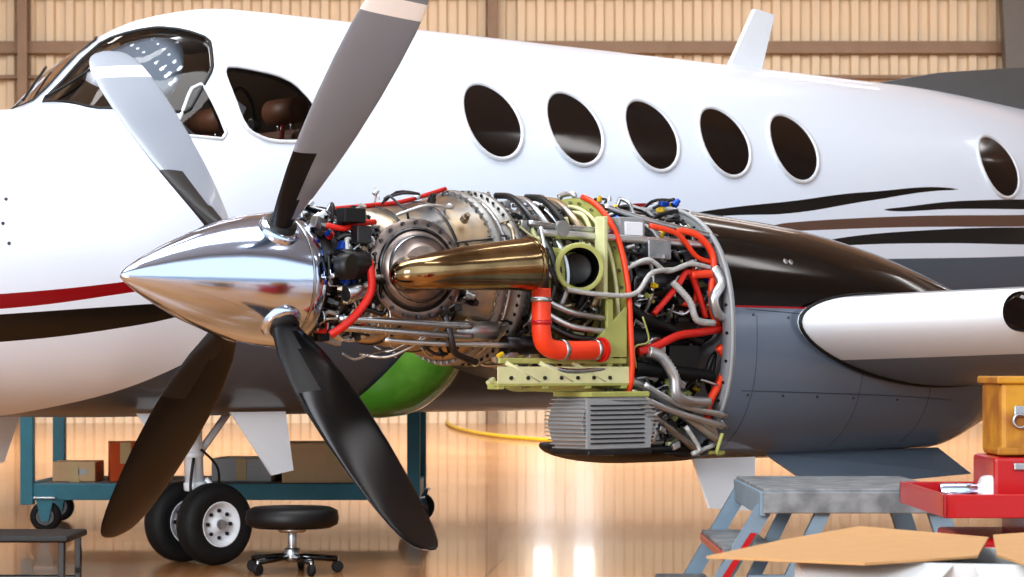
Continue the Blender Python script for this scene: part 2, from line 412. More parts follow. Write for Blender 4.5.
ck.box((1.2,YC-.35,.74),(.16,.22,.012),white,Matrix.Rotation(.6,3,'Y'),bev=.002); ck.box((1.05,YC-.1,.76),(.14,.18,.012),cream,Matrix.Rotation(.4,3,'Y'),bev=.002)
ck.build('cockpit_interior',air)
mb=MB()
for sgn in (1,-1):
    p=[]
    for a,t in ((.71,84),(.79,79),(.93,72)):
        th=math.radians(t) if sgn>0 else math.pi-math.radians(t); p.append(fus(a,th)+fusn(a,th)*.02)
    mb.tube(p,.006,blackr,6)
mb.build('windshield_wipers',air)
mb=MB(); skinpatch(mb,azpoly([(2.14,-.50),(2.18,-.36),(2.28,-.18),(2.44,-.12),(2.62,-.16),(2.66,-.35),(2.64,-.50),(2.4,-.517)],2),green,.014,None,bulge=.07); mb.build('belly_panel',air,recalc=False)
mb=MB(); mb.prism([(5.13,YC-.012,1.36),(5.40,YC-.012,1.36),(5.52,YC-.012,1.71),(5.36,YC-.012,1.73)],(0,.03,0),white); mb.build('blade_antenna',air)
dk=mat('dark_grey_fin',(104,104,104),.4)
mb=MB(); mb.prism([(6.3,YC-.03,1.37),(7.0,YC-.03,1.50),(8.0,YC-.03,1.62),(9.6,YC-.03,1.95),(11.3,YC-.03,4.0),(12.6,YC-.03,4.0),(12.3,YC-.03,1.0),(8,YC-.03,1.25)],(0,.06,0),dk); mb.build('vertical_tail',air)
mb=MB(); mb.prism([(11.4,YC-2.6,3.95),(12.3,YC-2.6,3.95),(12.7,YC,3.95),(12.3,YC+2.6,3.95),(11.4,YC+2.6,3.95),(11.1,YC,3.95)],(0,0,.1),white); mb.build('horizontal_tail',air)
mb=MB()
for (a,z) in ((.12,.72),(.15,.62),(.14,.50),(.16,.38),(.13,.28),(.15,.20)):
    th=thz(a,z+.0); p=fus(a,th); mb.lathe([(-.004,.008),(.003,.007)],p,fusn(a,th),lm,8)
mb.build('nose_fasteners',air)

# ---------------------------------------------------------------- propeller
prop=MB()
cr_prof=[(-.565,.002),(-.56,.011),(-.54,.027),(-.49,.058),(-.41,.099),(-.31,.145),(-.2,.184),(-.1,.211),(-.02,.224),(.06,.231),(.095,.232),(.1,.226),(.1,.0)]
prop.lathe(cr_prof,(0,0,0),(1,0,0),chrome,96,False)
prop.lathe([(.045,.2315),(.05,.2335),(.055,.2315)],(0,0,0),(1,0,0),steel,96,False)
prop.build('spinner',air)
BR=[(.17,.075,.075),(.22,.085,.07),(.28,.12,.05),(.36,.17,.036),(.48,.215,.028),(.55,.232,.025),(.62,.245,.023),(.78,.258,.019),(.92,.255,.016),(1.04,.243,.013),(1.09,.233,.012),(1.095,.232,.012),(1.155,.213,.011),(1.16,.211,.011),(1.205,.18,.01),(1.23,.145,.009),(1.245,.1,.008),(1.252,.04,.006)]
for bi,ph in enumerate((48,136.8,226.8,316.3)):
    p=math.radians(ph)
    R=V((0,-math.cos(p),math.sin(p)))
    T=V((0,-R.z,R.y))
    b=MB(); rings=[]; NP=32
    for (r,c,th) in BR:
        tw=math.radians(-14+26*(r-.17)/1.08)
        Cd=V((1,0,0))*math.cos(tw)+T*math.sin(tw); Td=T*math.cos(tw)-V((1,0,0))*math.sin(tw)
        ring=[]
        for j in range(NP):
            t=2*math.pi*j/NP
            u=-math.cos(t)
            ring.append(V((-.035,0,0))+R*r+Cd*(c/2*u)+Td*(th/2*math.sin(t)*(1-.35*u)))
        rings.append(ring)
    def mf(i,j):
        side=(j<NP/2)
        u=-math.cos(2*math.pi*(j+.5)/NP)
        if BR[i][0]<.54 and u<-.28+(.6 if BR[i][0]<.27 else (.3 if BR[i][0]<.35 else 0)): return blackr
        if 1.092<BR[i][0]<1.157 and side: return stripew
        return bladegrey if side else bladeblk
    b.loft(rings,bladegrey,True,True,mf)
    b.lathe([(.12,.07),(.205,.074),(.222,.07),(.232,.062),(.232,0)],(-.035,0,0),R,chrome,32,False)
    b.lathe([(.2,.055),(.25,.05),(.25,0)],(-.035,0,0),R,blackr,32,False)
    b.build('propeller_blade_%d'%(bi+1),air)

# ---------------------------------------------------------------- engine
EZ=.025
def cs(a,r,th,off=0):
    t=math.radians(th); return V((a,-(r+off)*math.cos(t),EZ+(r+off)*math.sin(t)))
e=MB(); EO=(0,0,EZ)
e.lathe([(.11,.12),(.12,.18),(.16,.195),(.20,.195),(.205,.212),(.225,.212),(.23,.19),(.30,.195),(.34,.205)],EO,(1,0,0),dsteel,64)
e.lathe([(.34,.22),(.36,.22),(.36,.225),(.45,.238),(.6,.256),(.70,.275),(.78,.295),(.80,.30)],EO,(1,0,0),hotsteel,72)
e.lathe([(.80,.31),(.815,.318),(.83,.318),(.83,.30),(.90,.303),(.90,.32),(.925,.32),(.925,.295),(1.02,.285),(1.10,.24),(1.2,.21),(1.33,.23)],EO,(1,0,0),casting,72)
e.lathe([(1.33,.2),(1.38,.24),(1.5,.25),(1.55,.22),(1.7,.2),(1.9,.18)],EO,(1,0,0),dsteel,48)
def bolts(a,r,n,m,size=.008,l=.02):
    for k in range(n):
        t=2*math.pi*k/n; e.lathe([(0,size),(l,size)],(a,-r*math.cos(t),EZ+r*math.sin(t)),(1,0,0),m,6,True,False)
bolts(.195,.203,40,steel,.006,.045); bolts(.35,.226,48,steel,.006,.03); bolts(.795,.307,56,steel,.007,.05); bolts(.895,.313,56,dsteel,.006,.045)
bolts(1.32,.222,36,steel,.006,.03)
for a,r,m in ((.47,.245,dsteel),(.66,.27,dsteel),(.86,.306,alu),(.98,.294,dsteel)):
    e.lathe([(a-.006,r-.01),(a-.006,r),(a+.006,r),(a+.006,r-.01)],EO,(1,0,0),m,72,False)
e.build('engine_core',air)
x=MB(); ax=V((-.25,-.95,.05)).normalized()
fc=V((.47,-.215,.035))
x.lathe([(0,.172),(.03,.170),(.045,.162),(.045,.176),(.057,.176),(.057,.15),(.06,.135),(.075,.13),(.09,.112),(.095,.09),(.115,.075)],fc,ax,flange,56)
x.lathe([(.05,.140),(.056,.146),(.066,.146),(.07,.138)],fc,ax,dsteel,56,False)
x.lathe([(.08,.112),(.088,.118),(.096,.112)],fc,ax,steel,56,False)
for k in range(20):
    t=2*math.pi*k/20; u=ax.cross(V((0,0,1))).normalized(); w2=ax.cross(u)
    x.lathe([(0,.007),(.016,.007)],fc+ax*.05+(u*math.cos(t)+w2*math.sin(t))*.164,ax,dsteel,6,True,False)
x.tube([(.42,-.28,.02),(.32,-.375,.012),(.285,-.42,.012),(.34,-.45,.02),(.48,-.455,.035),(.66,-.455,.05),(.80,-.455,.06)],[.07,.055,.048,.058,.072,.084,.094],bronze,36,8)
x.lathe([(0,.094),(.012,.098),(.02,.094),(.02,.086),(-.06,.08),(-.06,0)],(.795,-.455,.06),(1,0,.05),bronze,40,False)
x.build('exhaust_stack',air)
x=MB(); ax=V((-.52,-.85,.03)).normalized(); o=V((1.14,-.36,.06))
x.lathe([(-.16,.07),(-.12,.085),(-.02,.086),(0,.090),(.012,.090),(.014,.084),(.010,.072)],o,ax,olive,40,False)
x.lathe([(.010,.072),(-.03,.066),(-.088,.06),(-.088,.0)],o,ax,dsteel,40,False)
x.lathe([(-.05,.0),(-.05,.052),(-.045,.056)],o,ax,blackr,40,False)  # black disc stands in for the shade inside the duct mouth
x.lathe([(-.045,.088),(-.04,.091),(-.03,.091),(-.025,.088)],o,ax,cream,40,False)
x.box((1.12,-.2,.06),(.15,.2,.15),olive,bev=.02)
x.build('air_inlet_duct',air)
fr=MB(); ab=1.37
OUT=[(.32,-.36),(.34,-.1),(.31,.10),(.22,.24),(.08,.31),(-.08,.335),(-.20,.30),(-.30,.20),(-.355,.06),(-.38,-.12),(-.375,-.38),(-.2,-.39),(.1,-.39)]
o2=catmull([(0,y,z) for y,z in OUT],5,True)
n=len(o2)
inn=[V((0,.235*math.cos(math.atan2(p.z,p.y)),.235*math.sin(math.atan2(p.z,p.y)))) for p in o2]
vs=[p+V((ab,0,0)) for p in o2]+[p+V((ab,0,0)) for p in inn]+[p+V((ab+.012,0,0)) for p in o2]+[p+V((ab+.012,0,0)) for p in inn]
fs=[]
for i in range(n):
    j=(i+1)%n; fs+=[[i,j,n+j,n+i],[2*n+i,3*n+i,3*n+j,2*n+j],[i,2*n+i,2*n+j,j]]
fr.add(vs,fs,olive,False)
fr.tube([p+V((ab,0,0))+V((0,p.y,p.z)).normalized()*.008 for p in o2[27:-14]],.011,orange,10,1)
fr.tube([p*.9+V((ab-.015,0,0)) for p in o2],.008,cream,8,1,True)
for k in range(26):
    p=o2[(k*len(o2))//26]; fr.lathe([(0,.006),(.01,.006)],V((ab-.012,0,0))+p*.95,(1,0,0),steel,6,True,False)
fr.box((1.04,-.38,-.355),(.64,.025,.02),olive); fr.box((1.04,-.391,-.325),(.64,.004,.06),cream,bev=.001)
fr.box((1.2,-.2,-.355),(.32,.025,.02),olive)
for a in (.74,.95): fr.box((a,-.36,-.365),(.03,.06,.02),olive)
for a in (1.16,1.34): fr.box((a,-.3,-.365),(.03,.18,.02),olive)
for a in (.78,.86,.94,1.02,1.10,1.18,1.26): fr.lathe([(0,.007),(.006,.007)],(a,-.393,-.335),(0,-1,0),dsteel,8)
fr.box((1.04,-.385,-.275),(.62,.012,.02),olive)
for a0,a1 in ((.76,.92),(.92,1.08),(1.08,1.24)): fr.tube([(a0,-.385,-.28),(a1,-.385,-.35)],.009,cream,8,straight=True)
fr.box((1.27,-.38,-.2),(.03,.015,.3),olive); fr.box((1.2,-.3,.18),(.25,.02,.03),olive); fr.box((1.27,-.34,.1),(.02,.05,.3),cream)
fr.prism([(1.12,-.39,-.26),(1.35,-.39,-.26),(1.35,-.39,-.08)],(0,.01,0),olive)
fr.build('engine_cradle_frame',air)
d=MB()
d.tube([(.90,-.42,-.02),(.90,-.42,-.1),(.90,-.42,-.17),(.915,-.42,-.215),(.96,-.42,-.235),(1.05,-.42,-.238),(1.20,-.41,-.235)],.034,orange,20,6)
for c_,ax_ in (((.90,-.42,-.06),(0,0,1)),((.90,-.42,-.14),(0,0,1)),((1.0,-.42,-.237),(1,0,0)),((1.17,-.411,-.235),(1,0,0))):
    d.lathe([(-.008,.035),(-.008,.038),(.008,.038),(.008,.035)],c_,ax_,steel if c_[2]!=-.14 else redp,24,False)
d.lathe([(0,.045),(.012,.045)],(1.195,-.41,-.235),(1,0,0),red,24)
d.cyl((.90,-.42,-.02),(0,0,1),.028,.14,dsteel); d.build('orange_air_duct',air)
h=MB()
def H(m,r,*p,**k): h.tube(p,r,m,10,6,**k)
H(red,.008,(.28,-.02,.25),(.45,-.02,.27),(.6,-.02,.29),(.8,-.02,.345))
H(red,.014,(.09,-.26,-.19),(.14,-.29,-.15),(.2,-.3,-.09),(.235,-.3,-.03),(.25,-.27,.06))
H(red,.010,(.12,-.2,.18),(.18,-.22,.17),(.25,-.2,.19),(.33,-.2,.2))
H(steel,.012,(.12,-.27,-.135),(.3,-.31,-.142),(.5,-.32,-.15),(.66,-.32,-.155))
H(steel,.012,(.12,-.27,-.165),(.3,-.31,-.175),(.5,-.32,-.185),(.68,-.3,-.19))
H(alu,.009,(.3,-.29,-.205),(.5,-.3,-.215),(.85,-.3,-.22))
H(alu,.014,(1.0,-.30,.185),(1.3,-.31,.178),(1.9,-.31,.168))
H(steel,.012,(.95,-.3,.215),(1.15,-.3,.205),(1.36,-.3,.2))
H(alu,.008,(.98,-.33,.2),(.975,-.36,.1),(.97,-.37,0))
for a_,r0_,m_,rad_ in ((1.05,.31,dsteel,.012),(1.12,.30,steel,.014),(1.2,.31,blackr,.013),(1.28,.30,hotsteel,.016)):
    h.tube([cs(a_+.02*math.sin(q),r0_,q*14-20) for q in range(9)],rad_,m_,10,4)
H(orange,.013,(1.72,-.28,.22),(1.8,-.32,.20),(1.86,-.34,.12),(1.84,-.35,.0),(1.86,-.34,-.1),(1.92,-.33,-.16))
H(red,.016,(1.44,-.36,-.24),(1.52,-.37,-.22),(1.64,-.37,-.18),(1.78,-.36,-.165),(1.9,-.34,-.15))
H(red,.012,(1.55,-.33,-.1),(1.66,-.34,.0),(1.72,-.34,.06),(1.78,-.33,.0),(1.82,-.34,-.11))
H(orange,.016,(1.88,-.35,-.22),(1.93,-.35,-.28),(1.88,-.35,-.36),(1.83,-.34,-.45),(1.86,-.32,-.55))
H(orange,.010,(1.56,-.3,.23),(1.68,-.33,.2),(1.78,-.33,.12),(1.88,-.33,.1))
H(orange,.016,(1.74,-.34,.05),(1.84,-.35,.055),(1.92,-.34,.03))
H(whitehose,.009,(1.08,-.36,-.02),(1.2,-.4,-.035),(1.38,-.40,-.03),(1.5,-.37,.05),(1.66,-.34,.07),(1.76,-.33,.1),rib=.008,ribamp=.12)
H(whitehose,.009,(1.4,-.33,.06),(1.5,-.35,.1),(1.6,-.35,.06),(1.72,-.35,.09),(1.84,-.34,.08),rib=.008,ribamp=.12)
H(alu,.021,(1.47,-.38,-.24),(1.53,-.39,-.26),(1.585,-.4,-.33),(1.6,-.4,-.4),(1.68,-.39,-.425),(1.8,-.37,-.43),rib=.014,ribamp=.1)
H(whitehose,.013,(1.63,-.35,.02),(1.7,-.37,-.05),(1.74,-.37,-.12),(1.84,-.36,-.13),rib=.012,ribamp=.1)
H(blackr,.024,(1.42,-.36,-.30),(1.6,-.36,-.315),(1.85,-.34,-.335),rib=.016,ribamp=.15)
H(blackr,.018,(1.4,-.33,-.06),(1.5,-.34,-.12),(1.62,-.33,-.15),(1.8,-.33,-.2),rib=.012,ribamp=.12)
H(alu,.018,(1.38,-.34,-.33),(1.55,-.34,-.40),(1.9,-.33,-.58))
H(steel,.016,(1.3,-.33,-.39),(1.5,-.34,-.46),(1.8,-.33,-.62))
H(alu,.013,(1.38,-.38,-.39),(1.6,-.38,-.46),(1.88,-.37,-.52))
H(alu,.012,(1.45,-.38,-.36),(1.65,-.38,-.44),(1.9,-.37,-.48))
H(steel,.013,(1.42,-.2,.30),(1.6,-.26,.25),(1.92,-.30,.2))
H(dsteel,.014,(1.38,.0,.31),(1.6,.0,.30),(1.92,.02,.29))
H(alu,.02,(1.84,-.36,.08),(1.86,-.38,.02),(1.82,-.38,-.04),(1.86,-.37,-.1),(1.93,-.36,-.1))
H(dsteel,.012,(.55,-.31,-.12),(.57,-.32,-.2),(.6,-.31,-.25),(.7,-.3,-.28))
H(steel,.01,(.92,-.36,-.27),(1.05,-.39,-.31),(1.3,-.38,-.30))
H(steel,.011,(.98,-.3,-.04),(1.08,-.38,-.1),(1.26,-.37,-.12)); H(alu,.011,(.98,-.3,-.08),(1.08,-.38,-.15),(1.3,-.37,-.17)); H(dsteel,.014,(.95,-.33,-.12),(1.1,-.37,-.19),(1.32,-.36,-.2))
h.build('engine_hoses',air)
r_=MB()
def rnd_pl(n,a0,a1,r0,r1,mats,rad=(.003,.008),th=(-85,95),span=.35):
    for _ in range(n):
        a=random.uniform(a0,a1); t=random.uniform(*th); R0=random.uniform(r0,r1); m=random.choice(mats); rr=random.uniform(*rad)
        pts=[]; da=random.uniform(-span,span); dt=random.uniform(-50,50)
        style=random.random()
        for k in range(5):
            u=k/4
            if style<.5: aa=a+da*min(1,u*2); tt=t+dt*max(0,u*2-1)
            else: aa=a+da*u; tt=t+dt*u+random.uniform(-5,5)
            aa=max(a0,min(a1,aa)); 
            pts.append(cs(aa,R0-(.03 if k in(0,4) else 0)+random.uniform(-.01,.01),tt))
        r_.tube(pts,rr,m,7,4)
rnd_pl(80,.11,.36,.20,.255,[steel,dsteel,blackr,alu,steel,blackr,whitehose,blackr],(.003,.010),(-80,85),.2)
rnd_pl(34,.36,.95,.285,.31,[steel,dsteel,hotsteel,alu],(.003,.006),(-80,85),.4)
rnd_pl(60,.90,1.34,.25,.325,[steel,dsteel,blackr,alu,hotsteel,dsteel,cream,steel],(.004,.012),(-80,85),.3)
rnd_pl(120,1.40,1.92,.22,.34,[steel,dsteel,blackr,alu,orange,dsteel,alu,steel,blackr,blackr,steel,dsteel],(.004,.012),(-85,85),.35)
for _ in range(70):
    a=random.uniform(1.4,1.92); y=random.uniform(-.38,-.1); z=random.uniform(-.62,-.3)
    p=[V((a,y,z))]
    for k in range(3): p.append(p[-1]+V((random.uniform(-.15,.15),random.uniform(-.04,.04),random.uniform(-.1,.1))))
    p=[V((max(1.4,min(1.93,q.x)),max(-.38,q.y),max(-.62,q.z))) for q in p]
    r_.tube(p,random.uniform(.004,.013),random.choice([steel,alu,blackr,whitehose,dsteel,olive,steel]),7,4)
def fittings(n,a0,a1,r0,r1,mats,th=(-80,85)):
    for _ in range(n):
        a=random.uniform(a0,a1); t=random.uniform(*th); p=cs(a,random.uniform(r0,r1),t); m=random.choice(mats)
        axx=V((random.choice([1,0,0]),-math.cos(math.radians(t)),math.sin(math.radians(t))))
        if random.random()<.6:
            s=random.uniform(.007,.02); r_.lathe([(0,s),(s*1.2,s),(s*1.2,s*.7),(s*2.2,s*.7)],p,axx,m,6 if random.random()<.5 else 14,True,False)
        else:
            s=random.uniform(.015,.035); r_.box(p,(s*random.uniform(1,2.2),s,s*random.uniform(.8,1.6)),m,Matrix.Rotation(random.uniform(-.4,.4),3,'Y'))
fittings(70,.12,.36,.19,.24,[steel,dsteel,blackr,alu,blue,red,hotsteel,blackr])
fittings(24,.4,.95,.27,.30,[steel,dsteel,hotsteel])
fittings(60,.95,1.34,.24,.31,[steel,dsteel,blackr,cream,olive,alu,steel])
fittings(150,1.42,1.92,.2,.32,[steel,dsteel,blackr,alu,blue,cream,olive,yellow,alu,blackr,white])
for _ in range(70):
    s=random.uniform(.012,.035); r_.box((random.uniform(1.4,1.9),random.uniform(-.36,-.1),random.uniform(-.60,-.35)),(s*1.5,s,s),random.choice([olive,cream,blackr,steel,alu,yellow,dsteel]),Matrix.Rotation(random.uniform(-.6,.6),3,'Y'))
for _ in range(40):
    s=random.uniform(.012,.03); r_.box((random.uniform(.8,1.33),random.uniform(-.38,-.25),random.uniform(-.35,-.24)),(s*1.8,s,s),random.choice([olive,cream,blackr,steel,alu,yellow]),Matrix.Rotation(random.uniform(-.6,.6),3,'Y'))
r_.build('engine_plumbing',air)
ac=MB()
ac.box((1.47,-.27,.215),(.13,.06,.085),gray); ac.box((1.47,-.305,.215),(.09,.01,.05),white)
ac.cyl((1.5,-.22,.02),(1,0,0),.085,.3,dsteel,32); ac.cyl((1.48,-.22,.02),(1,0,0),.06,.34,blackr,28)
ac.cyl((1.45,-.24,-.2),(1,0,0),.075,.28,blackr,28); ac.cyl((1.55,-.27,-.23),(0,-1,0),.05,.08,steel,24)
ac.box((1.7,-.3,-.26),(.16,.09,.09),blackr); ac.box((1.58,-.3,.14),(.12,.07,.07),steel)
ac.box((.21,-.22,.215),(.09,.05,.05),blackr); ac.box((.23,-.25,.15),(.06,.04,.06),dsteel)
ac.cyl((.14,-.25,.04),(.3,-1,0),.045,.05,blackr); ac.cyl((.15,-.24,.05),(1,0,0),.05,.1,blackr,24); ac.cyl((.17,-.24,-.05),(1,0,.2),.03,.12,steel)
ac.cyl((.62,-.26,-.17),(1,0,0),.035,.2,steel); ac.cyl((.85,-.28,-.22),(1,0,0),.035,.18,dsteel)
ac.lathe([(0,.13),(.02,.14),(.04,.13)],(1.18,-.08,.17),(.2,-.9,.4),casting,36)
ac.lathe([(0,.09),(.05,.085),(.06,.06)],(1.19,-.11,.19),(.2,-.9,.4),dsteel,36)
ac.lathe([(0,.03),(.02,.03)],(1.1,-.3,.2),(0,-1,0),casting,24)
ac.build('engine_accessories',air)
oc=MB()
zs=[-.405,-.44,-.50,-.56,-.595]; hw_=[.135,.165,.185,.165,.14]
oc.loft([[V((1.30-w_,-.40,z)),V((1.30+w_,-.40,z)),V((1.30+w_,-.22,z)),V((1.30-w_,-.22,z))] for z,w_ in zip(zs,hw_)],gray,True,False)
for k in range(13):
    z=-.415-.0145*k; w_=.14+.05*math.cos((z+.50)/.10*math.pi/2)
    oc.box((1.30,-.31,z),(2*w_+.01,.20,.005),alu,bev=.001)
oc.prism([(1.13,-.403,-.41),(1.17,-.403,-.41),(1.38,-.403,-.43),(1.46,-.403,-.5),(1.45,-.403,-.59),(1.13,-.403,-.59)],(0,-.01,0),gray)
for k in range(9): oc.box((1.28,-.416,-.435-.017*k),(.27,.006,.005),dsteel,bev=.001)
oc.box((1.30,-.31,-.605),(.32,.2,.02),dsteel); oc.box((1.30,-.31,-.395),(.30,.2,.02),olive)
oc.build('oil_cooler',air)
pan=MB()
pr=[]
for i in range(15):
    a=1.38+.51*i/14; s=math.sin(math.pi*min(1,(i+1.0)/8)*.5)
    pr.append([V((a,-.33*s*math.cos(t),-.60-.065*s*max(0,math.sin(t)))) for t in [math.pi*j/12 for j in range(13)]]+[V((a,-.33*s*math.cos(t),-.59)) for t in [math.pi*(12-j)/12 for j in range(1,12)]])
pan.loft(pr,blackr); pan.build('lower_intake_pan',air)

# ---------------------------------------------------------------- nacelle
NT=[(1.90,.325,-.66,.42),(2.5,.28,-.665,.42),(2.93,.215,-.66,.415),(3.42,.09,-.65,.40),(3.6,.03,-.60,.37),(4.0,-.03,-.45,.27),(4.8,-.1,-.25,.05)]
def nac(a,t,sc=1.0):
    tp,bt,hw=interp(NT,a,1),interp(NT,a,2),interp(NT,a,3); zc=(tp+bt)/2; hh=(tp-bt)/2
    sg=lambda v,e: math.copysign(abs(v)**e,v)
    return V((a,-hw*sc*sg(math.cos(t),2/2.4),zc+hh*sc*sg(math.sin(t),2/2.4)))
def nac_mat():
    m=D.materials.new('nacelle_paint'); m.use_nodes=True; nt=m.node_tree; L=nt.links; b=nt.nodes['Principled BSDF']
    tc=nt.nodes.new('ShaderNodeTexCoord'); sp=nt.nodes.new('ShaderNodeSeparateXYZ'); L.new(tc.outputs['Object'],sp.inputs[0])
    cr=nt.nodes.new('ShaderNodeValToRGB'); cr.color_ramp.interpolation='CONSTANT'
    mr=nt.nodes.new('ShaderNodeMapRange'); mr.inputs['From Min'].default_value=-1; mr.inputs['From Max'].default_value=1
    L.new(sp.outputs['Z'],mr.inputs['Value']); L.new(mr.outputs[0],cr.inputs[0])
    el=cr.color_ramp.elements; el[0].position=0; el[0].color=lin((106,118,134))+(1,)
    el[1].position=.462; el[1].color=lin((150,24,30))+(1,)
    e2=el.new(.467); e2.color=lin((10,8,8))+(1,)
    L.new(cr.outputs[0],b.inputs['Base Color']); b.inputs['Roughness'].default_value=.12; b.inputs['Coat Weight'].default_value=.15; b.inputs['Coat Roughness'].default_value=.04
    return m
nm=nac_mat(); nb=MB()
nb.loft([[nac(1.90+2.9*i/80,2*math.pi*j/72) for j in range(72)] for i in range(81)],nm,False)
nb.build('nacelle',air)
fw=MB(); NJ=72
R0=[nac(1.90,2*math.pi*j/NJ) for j in range(NJ)]
R1=[nac(1.885,2*math.pi*j/NJ,.985) for j in range(NJ)]; R2=[nac(1.885,2*math.pi*j/NJ,.87) for j in range(NJ)]
for r in (R1,R2):
    for p in r: p.x=1.885
R3=[p+V((.09,0,0)) for p in R2]
fwm=mat('firewall_grey',(144,146,150),.45,.1,.2,10)
fw.loft([R0,R1,R2,R3],fwm,False); fw.add(R3,[list(range(NJ))],fwm,False)
fw.tube([nac(1.885,2*math.pi*j/NJ,.992) for j in range(NJ)],.009,gray,8,1,True)
for k in range(36):
    p=nac(1.9,2*math.pi*k/36,.93); p.x=1.88; fw.lathe([(0,.006),(.008,.006)],p,(1,0,0),dsteel,6,True,False)
fw.build('firewall',air)
pl=MB()
for t0 in (math.radians(8),math.radians(-22)):
    pl.tube([nac(1.96+.1*i,t0) for i in range(14)],.0015,lm,6,1)
for a in (2.02,2.65,3.1): pl.tube([nac(a,math.radians(t)) for t in range(-60,10,6)],.0015,lm,6,1)
for a in (2.0,2.2,2.4,2.62,2.9):
    for t in (6,-24): 
        p=nac(a,math.radians(t)); pl.lathe([(-.003,.006),(.003,.005)],p,(0,-1,0),lm,10)
for a in (2.25,2.28): 
    p=nac(a,math.radians(34)); pl.lathe([(-.002,.012),(.004,.010)],p,(0,-.8,.6),steel,14)
pl.build('nacelle_panel_lines',air)
def wing_mat():
    m=D.materials.new('wing_paint'); m.use_nodes=True; nt=m.node_tree; L=nt.links; b=nt.nodes['Principled BSDF']
    tc=nt.nodes.new('ShaderNodeTexCoord'); sp=nt.nodes.new('ShaderNodeSeparateXYZ'); L.new(tc.outputs['Object'],sp.inputs[0])
    cp=nt.nodes.new('ShaderNodeMath'); cp.operation='GREATER_THAN'; cp.inputs[1].default_value=2.48; L.new(sp.outputs['X'],cp.inputs[0])
    mx=nt.nodes.new('ShaderNodeMix'); mx.data_type='RGBA'; L.new(cp.outputs[0],mx.inputs[0]); mx.inputs[6].default_value=lin((236,240,246))+(1,); mx.inputs[7].default_value=lin((122,128,138))+(1,)
    L.new(mx.outputs[2],b.inputs['Base Color']); b.inputs['Roughness'].default_value=.3
    return m
wm=wing_mat()
def wsec(y,le,ch,zc,th,bulge=0):
    P=[]
    N=24
    for j in range(2*N):
        if j<N: t=j/N; u=1-t; s=1
        else: t=(j-N)/N; u=t; s=-1
        uu=u**1.8
        yt=5*(.2969*math.sqrt(uu)-.126*uu-.3516*uu**2+.2843*uu**3-.1036*uu**4)
        P.append(V((le+ch*uu,y,zc+s*th*yt+ -.06*uu-(bulge*math.sin(math.pi*min(1,uu*1.2)) if s<0 else 0))))
    return P
wg=MB()
wg.loft([wsec(y,2.25+ (0 if y>-.5 else (-.42-y)*.02),2.3-(abs(y)*.13),-.13+ (.02*(-y) if y<0 else 0),.27-.006*abs(y),.10) for y in (-5.5,-4,-3,-2,-1.5,-1,-.6,-.3,0,.5,1.2,1.95)],wm)
wg.build('wing_1',air)
wg=MB(); wg.loft([wsec(y,2.25,2.3-.13*abs(y-5.3),-.135,.24) for y in (3.3,4,5,6,8,10.5)],wm); wg.build('wing_2',air)
ll=MB(); ll.lathe([(0,.07),(.03,.075),(.1,.07)],(2.2,-1.5,-.10),(1,0,0),blackp,28); ll.lathe([(-.01,.05),(0,.06)],(2.2,-1.5,-.10),(1,0,0),glass,28); ll.build('landing_light',air)
cf=MB(); cf.tube([p+V((-.002,0,0)) for p in wsec(-.44,2.245,2.2,-.121,.268,.10)[8:44]],.007,blackr,8,1); cf.build('wing_root_seal',air)
gd=MB(); gdm=mat('gear_door_grey_blue',(112,126,142),.3,0,.08,5,coat=.4)
gd.prism([(2.35,-.16,-.64),(3.45,-.16,-.64),(3.5,-.30,-.75),(2.5,-.30,-.78)],(0,.012,0),gdm)
gd.prism([(1.9,-.2,-.65),(2.25,-.2,-.65),(2.2,-.24,-.86),(1.95,-.24,-.84)],(0,.012,0),white)
gd.build('main_gear_doors',air)
# nose gear
ng=MB(); R=.187; zb=-1.2+R
def wheel(mb,o,ax):
    mb.lathe([(-.055,.10),(-.062,.13),(-.062,.16),(-.045,.18),(-.02,.187),(.02,.187),(.045,.18),(.062,.16),(.062,.13),(.055,.10)],o,ax,tyre,56,False)
    for g in (-.025,0,.025): mb.lathe([(g-.003,.1865),(g,.184),(g+.003,.1865)],o,ax,blackr,56,False)
    mb.lathe([(-.05,0),(-.05,.03),(-.03,.04),(-.03,.085),(-.056,.098),(-.056,.106),(.056,.106),(.056,.098),(.03,.085),(.03,.04),(.05,.03),(.05,0)],o,ax,white,48,False)
    for sgn in (-1,1):
        for k in range(8):
            t=2*math.pi*k/8; mb.lathe([(0,.009),(.008,.009)],V(o)+V((.062*math.cos(t),sgn*.032,.062*math.sin(t))),(0,sgn,0),dsteel,8)
        mb.lathe([(0,.024),(.02,.02)],V(o)+V((0,sgn*.05,0)),(0,sgn,0),steel,20)
wheel(ng,(1.56,2.50,zb),(0,1,0)); wheel(ng,(1.56,2.76,zb),(0,1,0))
ng.cyl((1.56,2.47,zb),(0,1,0),.02,.33,steel)
ng.tube([(1.56,2.63,zb),(1.54,2.63,zb+.2)],.028,chrome,20,straight=True); ng.tube([(1.54,2.63,zb+.16),(1.52,2.63,-.45)],.044,white,24,straight=True)
ng.cyl((1.545,2.63,zb+.15),(-.08,0,1),.054,.04,white); ng.cyl((1.53,2.63,zb+.3),(-.08,0,1),.052,.03,white)
ng.tube([(1.60,2.60,zb+.02),(1.67,2.60,zb+.11),(1.58,2.60,zb+.2)],.014,white,10,straight=True); ng.tube([(1.60,2.66,zb+.02),(1.67,2.66,zb+.11),(1.58,2.66,zb+.2)],.014,white,10,straight=True)
ng.tube([(1.53,2.63,zb+.28),(1.77,2.63,-.46)],.018,white,12,straight=True)
ng.tube([(1.5,2.58,zb+.3),(1.47,2.56,zb+.15),(1.53,2.57,zb+.05)],.007,blackr,8)
ng.tube([(1.52,2.55,zb+.34),(1.6,2.53,zb+.25),(1.62,2.56,zb+.1)],.006,blackr,8)
ng.build('nose_gear',air)
gd=MB()
